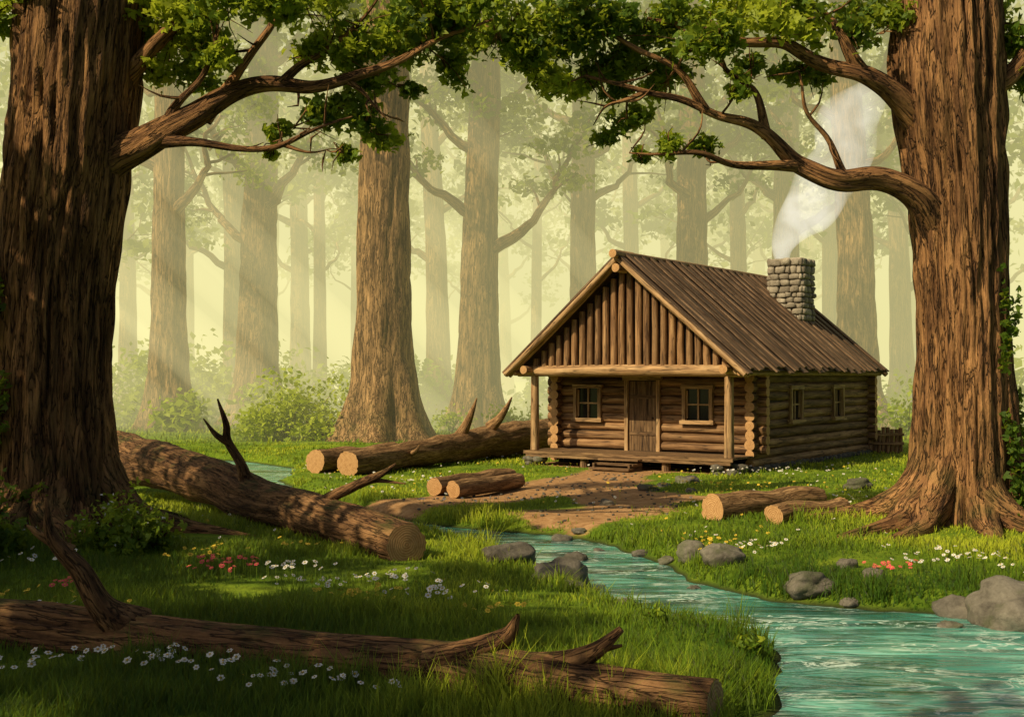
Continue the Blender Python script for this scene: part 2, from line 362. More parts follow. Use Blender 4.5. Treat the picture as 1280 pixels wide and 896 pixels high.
# ------------------------------------------------------------------ grass
def grass(n,y0,y1,h,w,mb,tall=0):
    y=rng.uniform(y0,y1,n);x=rng.uniform(-1,1,n)*(.46*y+1.2)
    if tall:
        k=n//40;cy=rng.uniform(y0,y1,k);cx_=rng.uniform(-1,1,k)*(.46*cy+.5)
        x=np.repeat(cx_,40)+rng.normal(0,.07,k*40);y=np.repeat(cy,40)+rng.normal(0,.07,k*40);n=k*40
    q=np.stack([x,y,0*x],-1);sd=sdn(x,y);pd=pathd(x,y)
    cx=(x-3.19)*.819-(y-33.36)*.574;cy=(x-3.19)*.574+(y-33.36)*.819
    k=(sd>-.03+.08*rng.random(n))&(pd>.08+.17*rng.normal(size=n))&~((np.abs(cx)<3.25)&(cy>-.2)&(cy<10.6))
    cl=fbm(q,1.1,31,2);k&=(rng.random(n)<.75+.45*cl)|(sd<.35)
    x,y,cl,sd,pd=x[k],y[k],cl[k],sd[k],pd[k];n=len(x);z=height(x,y)-.01
    q=np.stack([x,y,0*x],-1)
    hh=h*rng.uniform(.45,1.25,n)*(1+.6*cl);hh*=1+.45*(sd<.5);hh*=np.where(pd<.45,.5,1)
    ph=rng.uniform(0,6.28,n);dx,dy=np.cos(ph),np.sin(ph);lean=rng.uniform(.1,.85,n)*hh
    lx=np.cos(ph+1.57+rng.normal(0,.5,n))*lean;ly=np.sin(ph+1.57+rng.normal(0,.5,n))*lean
    ww=w*rng.uniform(.6,1.3,n)/2
    P=np.stack([x,y,z],-1);D=np.stack([dx*ww,dy*ww,0*x],-1);Mi=P+np.stack([lx*.3,ly*.3,hh*.55],-1);T=P+np.stack([lx,ly,hh],-1)
    V=np.stack([P-D,P+D,Mi+D*.75,Mi-D*.75,T],1).reshape(-1,3)
    b=np.arange(n)[:,None]*5
    t=np.clip(.46+.34*snoise(q,.5,33)+.18*cl+rng.normal(0,.14,n)-.2*(y<16)+.14*(y>19),0,1)  # near blades darkened as painted shade, meadow blades lightened as if sunlit
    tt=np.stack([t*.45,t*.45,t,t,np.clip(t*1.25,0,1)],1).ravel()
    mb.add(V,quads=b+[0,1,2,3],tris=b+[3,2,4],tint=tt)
mb=MB()
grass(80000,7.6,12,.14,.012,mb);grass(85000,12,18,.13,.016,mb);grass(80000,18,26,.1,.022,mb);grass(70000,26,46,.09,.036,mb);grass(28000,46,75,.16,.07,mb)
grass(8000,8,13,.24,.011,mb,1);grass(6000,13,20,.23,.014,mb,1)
mb.build('grass',[grassm],smooth=False)

petw=simple('petal_white',(.7,.69,.62));pety=simple('petal_yellow',(.72,.5,.05));petp=simple('petal_pink',(.65,.08,.1));cen=simple('flower_centre',(.6,.38,.03))
fl=MB()
def flower(x,y,sz,mat,hh):
    z=hz(x,y);c=np.array([x,y,z+hh]);nrm=np.array([rng.normal(0,.35),-.35+rng.normal(0,.3),1.]);nrm/=np.linalg.norm(nrm)
    a=np.cross(nrm,[1,0,0]);a/=np.linalg.norm(a);b=np.cross(nrm,a);n=6;ph=rng.uniform(0,6)
    V=[];
    for k in range(n):
        t0=ph+k*6.283/n;d=a*math.cos(t0)+b*math.sin(t0);e=-a*math.sin(t0)+b*math.cos(t0)
        V+=[c+d*sz*.1,c+d*sz*.35+e*sz*.2,c+d*sz*.55,c+d*sz*.35-e*sz*.2]
    fl.add(V,quads=np.arange(4*n).reshape(-1,4),mat=mat)
    V=[c+(a*math.cos(t)+b*math.sin(t))*sz*.15+nrm*.006 for t in np.arange(6)*1.047]+[c+nrm*.012]
    fl.add(V,tris=[[k,(k+1)%6,6] for k in range(6)],mat=3)
    s=.003;fl.add([(x-s,y,z),(x+s,y,z),c+[s,0,-.004],c+[-s,0,-.004]],quads=[[0,1,2,3]],mat=4,tint=.4)
FG=[(-7.1,17.7,.6,.5,0,22),(-6.3,15.6,.5,.4,0,14),(-3.4,15,.35,.35,2,30),(-3.9,15.5,.3,.3,2,10),(-4,15.9,.3,.3,1,18),(-2.65,14.9,.35,.3,0,22),(-2.3,13.9,.3,.25,0,18),(-1.67,13.3,.4,.25,1,34),(-1.5,14.3,.4,.3,0,26),
(-.75,13.3,.45,.3,0,30),(-.2,12.4,.3,.2,1,12),(-3.8,10.3,.45,.2,0,20),(-3.1,10.2,.3,.15,0,14),(-2.5,10.0,.3,.15,0,14),(-2.05,9.7,.35,.15,0,16),(-1.3,9.5,.4,.15,0,12),(-4.6,13.0,.4,.3,1,10),(-4.9,12.6,.3,.2,0,12),
(6.6,31,1.5,.9,0,50),(3.6,17.2,.5,.4,0,24),(6.1,16.2,.6,.4,0,34),(2.95,17.7,.35,.4,1,22),(4.8,15.3,.25,.2,2,18),(5.4,15.6,.3,.2,0,12),(6.5,14.8,.4,.3,0,14),(-3.2,17,.4,.5,1,10),(7.5,23.5,1.2,1.2,0,40),(4.5,26,2,1.5,1,50),(-3,28,1.2,1.5,0,40),(0,23.5,1.5,.5,0,20),(-5.2,14,.3,.3,2,10),(-5.6,13.6,.3,.3,1,10)]
for x,y,sx,sy,m,n in FG:
    for _ in range(n):
        a_,b_=x+rng.normal()*sx*.7,y+rng.normal()*sy*.7
        if float(sdist(np.array([a_]),np.array([b_]))[0])>.15: flower(a_,b_,rng.uniform(.045,.075),m,rng.uniform(.13,.21))
for _ in range(600):
    a_,b_=rng.uniform(-6,10),rng.uniform(17,40)
    if float(sdist(np.array([a_]),np.array([b_]))[0])>.2 and float(pathd(np.array([a_]),np.array([b_]))[0])>0.2: flower(a_,b_,rng.uniform(.04,.07),int(rng.random()<.5),rng.uniform(.08,.13))
fl.build('wildflowers',[petw,pety,petp,cen,grassm],smooth=False)

# ------------------------------------------------------------------ big oaks
def nearest(nodes,p):
    N=np.concatenate(nodes);d=np.linalg.norm(N[:,:3]-p,axis=1)+.6*np.maximum(0,N[:,2]-p[2]);return N[np.argmin(d)]
def leafclump(mb,nodes,c,R,n,size,tint,lob=True,sub=7,seed=0):
    a=nearest(nodes,c)
    m=(a[:3]+c)/2+rng.normal(size=3)*.12*R+np.array([0,0,-.05])
    nodes.append(tube(mb,[a[:3],m,c],[min(a[3]*.7,.015+.025*R),.012+.01*R,.006],6,0,.15,lump=.1,seed=seed,jit=.05))
    for _ in range(5):
        e=c+rng.normal(size=3)*R*.6;tube(mb,[m,(m+e)/2+rng.normal(size=3)*.05,e],[.012,.009,.004],5,0,.2,seed=seed,jit=.03)
    leaves(mb,clump(c,R,n,sub),size,2,tint,lob)

def oak(name,base,path,rad,roots,limbs,clumps,flare,k,ivy=None,canopy=None,seed=0,ls=1.):
    mb=MB();nodes=[]
    tube(mb,path,rad,144,0,.07,ridge=.13,rf=8,lump=.05,flare=flare,seed=seed)
    for r_i,(dx,dy,ln,w) in enumerate(roots):
        d=np.array([dx,dy,0.]);d/=np.linalg.norm(d);sd=np.array([-d[1],d[0],0]);b=np.array(base,float)
        P=[];W=[];w1=rng.normal()*.15
        for q,zz,ww in((.35,2.1,.16),(.62,1.0,.3),(.95,.42,.33),(1.5,.13,.26),(2.2,.03,.16),(1e9,-.08,.05)):
            q=min(q*rad[1],ln+rad[1]);p=b+d*q+sd*(w1*q+.1*math.sin(q*3+r_i));g0=hz(p[0],p[1]);P.append([p[0],p[1],g0+zz-.03]);W.append(ww*w)
        tube(mb,P,W,28,0,.08,ridge=.16,rf=3,lump=.12,seed=seed+r_i+3)
    for l_i,(P,W,ns) in enumerate(limbs):
        W=[W[0]]+[w*(.86 if w>.1 else .78) for w in W[1:]]
        nodes.append(tube(mb,P,W,ns,0,.08,ridge=.13 if ns>11 else 0,rf=3,lump=.13,seed=seed+l_i+20,jit=.1))
    tn=[np.column_stack([np.array(path),np.array(rad)])]
    allb=nodes if nodes else tn
    for l_i in range(len(limbs)*3):
        N=nodes[l_i%len(limbs)];a=N[rng.integers(len(N)//3,len(N))];
        if a[3]>.25: continue
        d=rng.normal(size=3)*[1,.6,.9]+[0,0,.3];d/=np.linalg.norm(d);L=rng.uniform(.3,.8)
        tube(mb,[a[:3],a[:3]+d*L*.5+rng.normal(size=3)*.06,a[:3]+d*L+[0,0,.1]],[min(.03,a[3]*.6),.018,.004],6,0,.12,seed=l_i,jit=.05)
    for c_i,(x,z,R) in enumerate(clumps):
        c=np.array([x,base[1]+rng.normal()*.5-.3,z])
        leafclump(mb,allb,c,R,int(850*R**1.7)+30,.135,rng.uniform(.1,.65)+.4*(rng.random()<.4),seed=c_i)
    if canopy:
        for c,R,n,s,cnt in canopy:
            for _ in range(cnt):
                dd=rng.normal(size=3);dd/=np.linalg.norm(dd);p=np.array(c)+dd*R*rng.uniform(.3,1.)*np.array([1,1,.6])
                a=nearest(tn,p+[0,0,-2]);tube(mb,[a[:3],(a[:3]+p)/2+[0,0,.3],p],[.14,.08,.02],6,0,.6,seed=3)
                leaves(mb,clump(p,R*.36,n,6),s,2,rng.uniform(.2,.7))
    if ivy:
        for (th0,th1,z0,z1,n) in ivy:
            th=rng.uniform(th0,th1,n);zz=rng.uniform(z0,z1,n);pz=np.array(path);
            cx=np.interp(zz,pz[:,2],pz[:,0]);cy=np.interp(zz,pz[:,2],pz[:,1]);rr=np.interp(zz,pz[:,2],rad)*(1+flare[0]*np.exp(-(zz+.3)/flare[1]))+.03+.12*rng.random(n)
            P=np.stack([cx+rr*np.cos(th),cy+rr*np.sin(th),zz],-1);kp=snoise(P,1.2,51)>-.25
            leaves(mb,P[kp],.12,2,.25,True,up=.2)
    return mb.build(name,[bark_d,cutw,leaf_n])

LY=18.6
llimbs=[([(-6.9,19,5.2),(-6.3,18.8,5.95),(-5.55,LY,6.3),(-4.8,LY,6.58),(-3.82,LY-.1,7.06),(-2.59,LY-.2,7.19),(-1.73,LY-.3,7.47),(-.99,LY-.2,7.84),(-.3,LY,8.15)],[.5,.4,.28,.22,.15,.11,.075,.05,.02],24),
([(-5.5,LY,6.25),(-4.93,LY-.3,6.2),(-4.19,LY-.5,6.05),(-3.58,LY-.6,6.08),(-3.0,LY-.6,6.28),(-2.4,LY-.6,6.5)],[.13,.1,.07,.055,.035,.015],12),
([(-4.8,LY,6.6),(-4.4,LY+.1,7.2),(-3.95,LY+.2,7.8),(-3.6,LY+.3,8.5),(-3.4,LY+.3,9.3)],[.15,.1,.08,.06,.03],12),
([(-5.4,LY,6.35),(-5.1,LY-.2,6.9),(-4.6,LY-.3,7.5),(-4.5,LY-.3,8.2)],[.1,.07,.05,.02],10),
([(-2.6,LY-.2,7.2),(-2.2,LY-.3,6.95),(-1.9,LY-.4,6.5)],[.07,.04,.012],8),
([(-3.6,LY-.1,7.1),(-3.0,LY+.1,7.7),(-2.4,LY+.1,8.1),(-2,LY,8.6)],[.09,.06,.04,.02],10),
([(-6.7,19,6.8),(-6,18.8,7.4),(-5.3,18.7,8.0),(-4.9,18.6,8.8)],[.3,.18,.12,.07],16),
([(-3.5,LY-.6,6.1),(-3.1,LY-.7,5.95),(-2.7,LY-.7,6.0)],[.04,.025,.01],6)]
lcl=[(-5.4,8.15,.7),(-5.3,7.55,.45),(-4.7,7.9,.6),(-4.2,8.3,.6),(-3.8,8.15,.6),(-3.2,7.75,.45),(-2.5,8.0,.6),(-2.1,7.45,.45),(-1.5,8.0,.65),(-1,7.65,.4),(-.5,8.3,.6),(-3.6,6.4,.25),(-3,6.6,.36),(-2.35,6.7,.42),(-2,6.35,.3),(-5.8,7.5,.35),(-2.6,6.05,.22),(-3.9,6.2,.15),(-1.8,8.5,.6),(-3,8.6,.6),(-2.8,7.0,.3),(-4.4,7.5,.35),(-5.9,8.3,.5),(-2.6,7.6,.35),(-1.2,8.4,.6),(-.1,7.95,.35),(-3.4,8.3,.5),(-1.6,7.2,.22),(-7.4,8.5,.5),(-8.1,8.2,.5),(-.9,8.1,.5),(-1.9,7.8,.45),(-4.9,8.4,.55)]
oak('oak_or_unseen_shade_oak',(-7.3,19,0),[(-7.3,19,-.3),(-7.3,19,1),(-7.3,19,2.2),(-7.25,19,4),(-7.05,19,6),(-6.8,19,8.5),(-6.6,19,11),(-6.5,19,14)],[.95,.93,.88,.85,.93,.98,.8,.4],
 [(1,-.35,2.4,1.25),(.55,-1,1.9,1.1),(-.1,-1,1.5,1.1),(-.8,-.7,1.5,1),(1,.3,1.4,1),(-1,.2,1.2,1),(.9,-.9,1.2,.7)],llimbs,lcl,(.42,.8,6,.6),1,
 ivy=[(math.pi*1.0,math.pi*1.4,1.4,4.8,1100),(math.pi*1.05,math.pi*1.6,.2,1.2,500)],canopy=[((-9,20,12.5),2.4,110,.3,5)],seed=1)
RY=19.4
rl=[([(7.35,20,4.3),(6.85,19.7,5.15),(6.37,RY,5.6),(5.46,RY,5.76),(4.68,RY-.1,6.02),(4.03,RY-.1,6.5),(3.12,RY-.2,6.83),(2.08,RY-.2,7.15),(1.17,RY-.2,7.42)],[.5,.4,.28,.22,.17,.12,.09,.06,.03],24),
([(4.7,RY,6.0),(4.1,RY-.2,5.98),(3.38,RY-.4,6.05),(2.6,RY-.5,6.1),(1.85,RY-.5,6.12)],[.12,.1,.07,.05,.015],12),
([(7.3,20,6.2),(6.5,19.7,7.0),(5.72,RY,7.5),(4.9,RY,7.8),(4.03,RY,8.05),(3.2,RY,8.2),(2.2,RY,8.4)],[.36,.26,.18,.13,.1,.07,.03],18),
([(5.7,RY,7.5),(5.2,RY,8.2),(4.6,RY,8.9)],[.14,.1,.06],10),
([(4.1,RY-.1,6.45),(3.9,RY,7.1),(3.5,RY,7.6),(3.2,RY,8.0)],[.09,.07,.05,.02],10),
([(3.1,RY-.2,6.85),(2.7,RY-.3,7.35),(2.3,RY-.3,7.7),(1.6,RY-.3,8.0),(.8,RY-.3,8.2),(0,RY-.3,8.4)],[.09,.07,.06,.05,.035,.02],10),
([(2.1,RY-.2,7.15),(1.6,RY-.3,6.9),(1.3,RY-.3,6.6)],[.05,.03,.01],8),
([(5.4,RY,5.8),(5.1,RY-.2,6.4),(4.7,RY-.2,6.9),(4.6,RY-.2,7.5)],[.08,.06,.04,.02],8),
([(7.4,20,6.6),(8.2,19.8,7.6),(8.8,19.7,8.6)],[.3,.2,.1],14)]
rc=[(0,8.3,.7),(.8,7.95,.6),(.15,7.7,.4),(1.55,8.2,.65),(1.3,7.5,.42),(.65,7.25,.3),(2.3,8.3,.6),(3,7.85,.5),(3.4,8.45,.65),(4.15,8.2,.5),(4.9,8.45,.6),(5.6,8.15,.4),(2.5,7.5,.35),(1.95,6.75,.36),(1.6,6.55,.22),(2.5,6.3,.3),(3.1,6.4,.3),(3.5,7.15,.25),(4.7,7.7,.35),(5.85,8.6,.5),(7.9,8.6,.5),(8.4,8.2,.45),(1,8.6,.7),(-.5,8.5,.5),(2.1,6.2,.2),(8.6,7.6,.4),(2,7.9,.45),(1.6,7.8,.4),(.4,8.0,.5),(3.9,7.75,.35),(2.7,8.6,.6),(6.4,8.5,.45),(5.2,7.7,.3),(1.0,7.6,.35),(4.4,8.7,.5),(.5,7.5,.35),(3.4,8.0,.4),(2.7,7.9,.4),(1.7,7.35,.3)]
oak('oak_or_unseen_shade_oak',(7.5,20,0),[(7.52,20,-.3),(7.52,20,1),(7.52,20,2.2),(7.52,20,3.5),(7.45,20,5.5),(7.3,20,7.5),(7.2,20,10),(7.1,20,13)],[.84,.8,.75,.72,.78,.92,.8,.4],
 [(-1,.1,2.5,1.2),(-1,-.55,2.6,1.2),(-.6,-1,2.3,1.15),(.3,-1,1.4,1),(1,-.5,1.4,1),(-.9,.7,1.2,.8),(-.15,-1,1.1,.8)],rl,rc,(.5,.9,6,.2),1,
 ivy=[(-1.15,.2,.3,4.4,1500)],canopy=[((9.5,21,12),3.4,120,.3,12)],seed=5)
for n_,(x,y,h_,cn) in enumerate([(-17,-.5,8.5,18),(-12.5,4,9.5,19),(-9.5,-1.5,9.5,19),(-14.5,14.3,9.5,15),(-15.5,8.5,9,15),(-5.5,-3,10,16)]):  # unseen oaks added out of view to shade the foreground
    oak('oak_or_unseen_shade_oak',(x,y,0),[(x,y,-.3),(x,y,2),(x+.2,y,6),(x,y,11)],[.6,.55,.5,.2],[(1,.2,1,.7),(-1,.4,1,.7),(.1,-1,1,.7)],[],[],(.4,.7,5,n_),1,
        canopy=[((x,y,h_+1.2),3.9,240,.38,cn)],seed=30+n_)

# ------------------------------------------------------------------ forest trees
def forest_tree(mb,x,y,r,h,nb,ln,ls,seg=40,seed=0,zb=.36,step=.35,lscale=1.):
    z0=hz(x,y)-.2;lean=rng.normal(0,.3,2)
    tube(mb,[(x,y,z0),(x,y,z0+2),(x+lean[0]*.3,y,z0+h*.4),(x+lean[0],y+lean[1],z0+h*.75),(x+lean[0],y+lean[1],z0+h)],[r*1.12,r*1.03,r*.88,r*.7,r*.25],seg,0,step,ridge=.08,rf=7,lump=.04,flare=(.75,1.5,6,rng.uniform(0,6)),seed=seed)
    side=rng.integers(0,2)
    for b in range(nb):
        zz=z0+h*(zb+(.9-zb)*b/nb+rng.uniform(-.02,.02));az=(0 if (b+side)%2 else math.pi)+rng.normal(0,.65)
        L=rng.uniform(3.5,6.0)*(1.1-.3*b/nb);d=np.array([math.cos(az),math.sin(az),0]);s=np.array([x+lean[0]*zz/h,y+lean[1]*zz/h,zz])
        rb=r*rng.uniform(.16,.27)
        P=[s,s+d*(r+.3*L)+[0,0,.28*L],s+d*(r+.55*L)+[0,0,.68*L],s+d*(r+.75*L)+[0,0,L*1.05]]
        tube(mb,P,[rb*1.5,rb*.85,rb*.5,rb*.2],10,0,.5,lump=.1,seed=seed+b,jit=.3)
        tip=[]
        for kk in range(4):
            q=P[2]*(1-kk*.28)+P[1]*kk*.28;e=q+d*rng.uniform(.3,2.2)+rng.normal(size=3)*[1.,.9,.3]+[0,0,rng.uniform(.2,1.4)]
            tube(mb,[q,(q+e)/2+[0,0,.1],e],[rb*.4,rb*.25,.02],6,0,.6,seed=b,jit=.1);tip.append(e)
        tip.append(P[3])
        for e in tip:
            if ln: leaves(mb,clump(e,rng.uniform(1.,1.8)*lscale,ln,6,.5),ls,1,rng.uniform(.2,.9))
    for _ in range(8):
        e=np.array([x,y,z0+h*rng.uniform(.62,1.02)])+rng.normal(size=3)*[2.4,2,.6]
        leaves(mb,clump(e,1.9,ln,6,.6),ls*1.15,1,rng.uniform(.3,.9))
for i_,(x,y,r,zb) in enumerate([(-5.2,48.5,1.15,.6),(-1.72,60,1.0,.36),(-13.4,63,1.05,.38),(-16.6,58,.85,.4),(3.9,66,.8,.42),(9.3,62,.9,.4),(15.5,68,.85,.42),(17.3,60,1.0,.4),(-15.5,88,.75,.36)]):
    mb=MB();forest_tree(mb,x,y,r,26+rng.uniform(-1,3),8,125,.37,64 if y<62 else 40,seed=60+i_*3,zb=zb,step=.25)
    mb.build('forest_tree',[bark_m,leaf_f])
mb=MB()
for px_,d in [(-.16,82),(-.27,95),(-.23,76),(.02,92),(-.061,78),(.1,84),(.16,90),(.19,74),(.225,98),(.265,80),(.325,76),(.33,100),(.36,70),(-.32,84),(-.36,72),(-.38,98),(-.1,102),(-.03,110),(.06,108),(.13,112),(-.2,112),(.29,115),(.4,88),(-.42,82),(-.13,96),(-.005,120),(.245,112),(.205,118),(-.295,112),(-.34,120),(.155,122),(-.06,122)]:
    forest_tree(mb,px_*d,d,rng.uniform(.35,.8),rng.uniform(22,30),6,38,.62,20,seed=int(d),zb=.34,step=1.,lscale=1.4)
mb.build('distant_forest',[bark_m,leaf_f])

# ------------------------------------------------------------------ bushes
def bush(name,cs,ls,tint,mat=leaf_b,fl_=0):
    mb=MB()
    for x,y,R,n in cs:
        z=hz(x,y)
        for _ in range(5):
            a_=rng.uniform(0,6.28);e=np.array([x+math.cos(a_)*R*.6,y+math.sin(a_)*R*.6,z+R*.8]);tube(mb,[(x,y,z-.05),((x+e[0])/2,(y+e[1])/2,z+R*.5),e],[.03,.02,.01],5,1,.3)
        P=clump((x,y,z+R*.55),R,n,11,.8);P=P[P[:,2]>z+.02]
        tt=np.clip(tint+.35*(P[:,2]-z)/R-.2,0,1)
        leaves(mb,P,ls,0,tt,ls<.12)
        if fl_:
            k=rng.choice(len(P),fl_);Q=P[k]+[0,-.1,.12];leaves(mb,Q,.05,2,.5,True)
    return mb.build(name,[mat,bark_log,petw])
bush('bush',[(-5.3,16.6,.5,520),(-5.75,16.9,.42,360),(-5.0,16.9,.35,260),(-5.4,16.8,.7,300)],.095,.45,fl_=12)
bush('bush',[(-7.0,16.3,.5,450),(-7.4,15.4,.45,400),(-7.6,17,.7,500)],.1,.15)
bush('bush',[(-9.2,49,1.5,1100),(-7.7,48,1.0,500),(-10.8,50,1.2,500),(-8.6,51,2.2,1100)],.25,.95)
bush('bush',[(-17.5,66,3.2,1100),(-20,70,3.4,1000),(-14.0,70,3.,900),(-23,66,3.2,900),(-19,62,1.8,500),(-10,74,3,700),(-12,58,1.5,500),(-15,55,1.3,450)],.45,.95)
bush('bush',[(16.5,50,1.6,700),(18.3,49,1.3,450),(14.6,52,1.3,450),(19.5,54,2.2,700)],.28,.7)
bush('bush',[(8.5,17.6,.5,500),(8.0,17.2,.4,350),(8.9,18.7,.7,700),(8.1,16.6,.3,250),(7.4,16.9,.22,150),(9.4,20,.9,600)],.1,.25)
bush('bush',[(-27,60,3,500),(27,62,3,500),(24,70,3,500),(3,80,2.6,600),(9,84,2.8,600),(-3,82,2.6,600),(-6.5,76,2.4,500),(14.5,80,3,500)],.5,.85)
bush('bush',[(-.4,52,1,400),(.9,53,.8,300),(-2.8,55,.9,300)],.2,.8)
bush('fern',[(2.3,11.6,.16,120),(1.5,12.6,.12,80)],.08,.4)

# ------------------------------------------------------------------ logs
def logobj(name,pts,rad,branches=(),mat=bark_log,cap=(1,1),nseg=40,ridge=.1,seed=0):
    mb=MB();tube(mb,pts,rad,nseg,0,.06 if nseg>30 else .15,ridge=ridge,rf=5,lump=.07,cap=cap,seed=seed,jit=.05)
    for i,(P,W) in enumerate(branches): tube(mb,P,W,16,0,.05,ridge=.1,rf=2,lump=.16,seed=seed+i+1,jit=.04)
    return mb.build(name,[mat,cutw])
logobj('fallen_log',[(-8.9,27.3,.85),(-7.5,25.2,.76),(-5.2,22.2,.52),(-3.2,19.3,.36),(-1.45,16.6,.27)],[.52,.49,.42,.36,.31],[
 ([(-4.75,21.5,.7),(-4.85,21.4,1.05),(-5.05,21.3,1.45),(-5.05,21.2,1.75),(-5.2,21.2,2.2)],[.16,.1,.08,.06,.015]),
 ([(-5.0,21.3,1.4),(-5.25,21.2,1.6),(-5.45,21.2,1.85)],[.07,.045,.01]),
 ([(-3.1,19.2,.5),(-2.75,18.8,.74),(-2.4,18.5,.9),(-1.95,18.1,1.12),(-1.75,18.1,1.28)],[.15,.1,.08,.05,.015]),
 ([(-2.35,18.5,.92),(-2.0,18.2,1.0),(-1.6,18.1,.98)],[.055,.035,.01]),
 ([(-2.7,18.3,.3),(-2.55,17.9,.12),(-2.35,17.7,-.02)],[.12,.08,.04])],seed=2,nseg=56)
logobj('fallen_log',[(-7.6,12.2,.22),(-4.9,11.55,.19),(-2.5,10.7,.15),(-.4,9.8,.15),(1.5,8.9,.14)],[.27,.26,.25,.24,.23],[
 ([(-3.5,11.15,.25),(-3.72,11.0,.5),(-3.9,10.95,.85),(-4.15,10.9,1.15),(-4.22,10.9,1.5)],[.22,.12,.09,.06,.015]),
 ([(-4.0,10.95,1.0),(-4.25,10.9,1.12),(-4.4,10.9,1.25)],[.06,.04,.012]),
 ([(-.65,9.85,.25),(-.3,9.7,.36),(-.05,9.65,.5),(.05,9.6,.7)],[.15,.1,.065,.015]),
 ([(-.2,9.65,.25),(.3,9.5,.3),(.58,9.4,.42),(.85,9.35,.64)],[.15,.11,.075,.03]),
 ([(.5,9.4,.38),(.68,9.4,.47),(.86,9.4,.5)],[.05,.035,.012]),
 ([(-.6,9.75,.12),(-.3,9.4,-.0),(-.1,9.2,-.1)],[.11,.08,.05])],seed=8,nseg=64)
logobj('fallen_log',[(-4.25,31,.33),(-2.3,34.5,.42),(-.5,38,.55),(1.6,42,.6)],[.34,.4,.52,.6],[
 ([(-1.55,36,.8),(-1.35,35.9,1.2),(-1.2,35.8,1.6),(-1.05,35.8,1.95)],[.2,.13,.08,.02]),
 ([(-.7,37.5,1.0),(-.4,37.3,1.25),(-.15,37.2,1.6),(-.0,37.2,1.95)],[.2,.13,.08,.02]),
 ([(-2.9,33.2,.4),(-2.6,32.7,.6),(-2.5,32.6,.75)],[.08,.05,.02])],mat=bark_cut,seed=12)
logobj('cut_log',[(-5.25,32,.32),(-3.4,34.8,.34)],[.33,.33],mat=bark_cut,seed=14)
logobj('cut_log',[(-1.68,25.9,.21),(-.05,28.7,.22)],[.2,.2],mat=bark_cut,nseg=24,seed=15)
logobj('cut_log',[(-1.25,25.4,.2),(.15,27.6,.2)],[.18,.18],mat=bark_cut,nseg=24,seed=16)
logobj('cut_log',[(3.42,20.6,.33),(5.65,22.3,.32)],[.255,.245],mat=bark_cut,nseg=32,seed=17)
logobj('cut_log',[(4.35,20.0,.28),(5.8,21.1,.3)],[.2,.19],mat=bark_cut,nseg=32,seed=18)

# ------------------------------------------------------------------ rocks
RK=[(-.05,16.9,.75,.3),(.62,15.7,.8,.42),(.7,15.0,.45,.18),(.85,20.6,.42,.18),(.95,18.4,.38,.18),(1.15,20.9,.25,.1),(2.66,17.5,.45,.26),(2.93,16.7,.55,.3),(3.7,15.0,.5,.25),(5.2,14.1,.5,.26),(5.85,13.6,1.25,.6),(6.6,14.3,.7,.5),(4.5,16.1,.26,.16),(4.65,15.4,.26,.15),(7.8,27.3,.55,.24),(4.2,28.9,.5,.2),(3.0,26.6,.38,.16),(3.5,27.8,.3,.12),(2.5,29.7,.2,.08),(4.1,14.6,.22,.1),(.3,17.7,.28,.12),(2.0,18.7,.26,.12),(6.6,19,.25,.15),(8.0,18.1,.35,.2),(1.4,19.3,.2,.1),(2.3,17.9,.22,.12),(1.3,14.0,.25,.12),(.9,16.6,.25,.1),(4.9,13.5,.3,.12),(1.9,24.1,.3,.13),(3.9,26.2,.26,.12),(-.3,21.4,.22,.1),(2.4,15.9,.2,.1)]
for i_,(x,y,w,h) in enumerate(RK):
    mb=MB();z=max(hz(x,y),WZ-.05);stone(mb,(x,y,z+h*.22),(w,w*rng.uniform(.65,.9),h*1.2),.78,0,i_+1,rng.uniform(-.5,.5),36,24,.2,rng.uniform(.3,1));mb.build('rock',[rockm])
mb=MB();cnt=0
while cnt<260:
    x,y=rng.uniform(-2.8,4.6),rng.uniform(21.5,32)
    if float(pathd(np.array([x]),np.array([y]))[0])<.15:
        w=rng.uniform(.03,.09);stone(mb,(x,y,hz(x,y)+w*.15),(w,w*.8,w*.6),.8,0,cnt,rng.uniform(0,3),8,6,.15,rng.uniform(.2,.8));cnt+=1
mb.build('pebbles',[rockm])

# ------------------------------------------------------------------ cabin
cab=bpy.data.objects.new('log_cabin',None);scene.collection.objects.link(cab);cab.location=(3.19,33.36,0);cab.rotation_euler=(0,0,math.radians(-35))
HW=3.15
walls=MB()
def row(a,b,z,axis_,const,ops,r):
    segs=[(a,b)]
    for o0,o1,z0,z1 in ops:
        if z+r*.6>z0 and z-r*.6<z1:
            ns=[]
            for s0,s1 in segs:
                if o1<=s0 or o0>=s1: ns.append((s0,s1));continue
                if o0>s0: ns.append((s0,o0))
                if o1<s1: ns.append((o1,s1))
            segs=ns
    for s0,s1 in segs:
        r_=r*rng.uniform(.93,1.05);w=rng.normal(0,.01)
        if axis_=='x': P=[(s0,const,z),((s0+s1)/2,const+w,z+w),(s1,const,z)]
        else: P=[(const,s0,z),(const+w,(s0+s1)/2,z+w),(const,s1,z)]
        tube(walls,P,[r_,r_*.98,r_],14,0,.5,lump=.08,cap=(1,1),tint=rng.uniform(.05,.8),seed=int(rng.integers(0,30)))
fops=[(-.75,.25,.4,2.5),(-2.5,-1.7,1.35,2.25),(1.1,1.9,1.35,2.25)]
sops=[(3.7,4.5,1.35,2.2),(7.15,7.95,1.35,2.2)]
for i_ in range(9): row(-HW-.38,HW+.38,.6+.26*i_,'x',1.5,fops,.138)
for i_ in range(-1,9): row(1.5-.36,10.6+.36,.47+.26*i_,'y',HW,sops,.138);row(1.5-.36,10.6+.36,.47+.26*i_,'y',-HW,[],.138)
for i_ in range(9): row(-HW-.36,HW+.36,.6+.26*i_,'x',10.6,[],.138)
walls.build('log_walls',[log_w,cutw],cab)
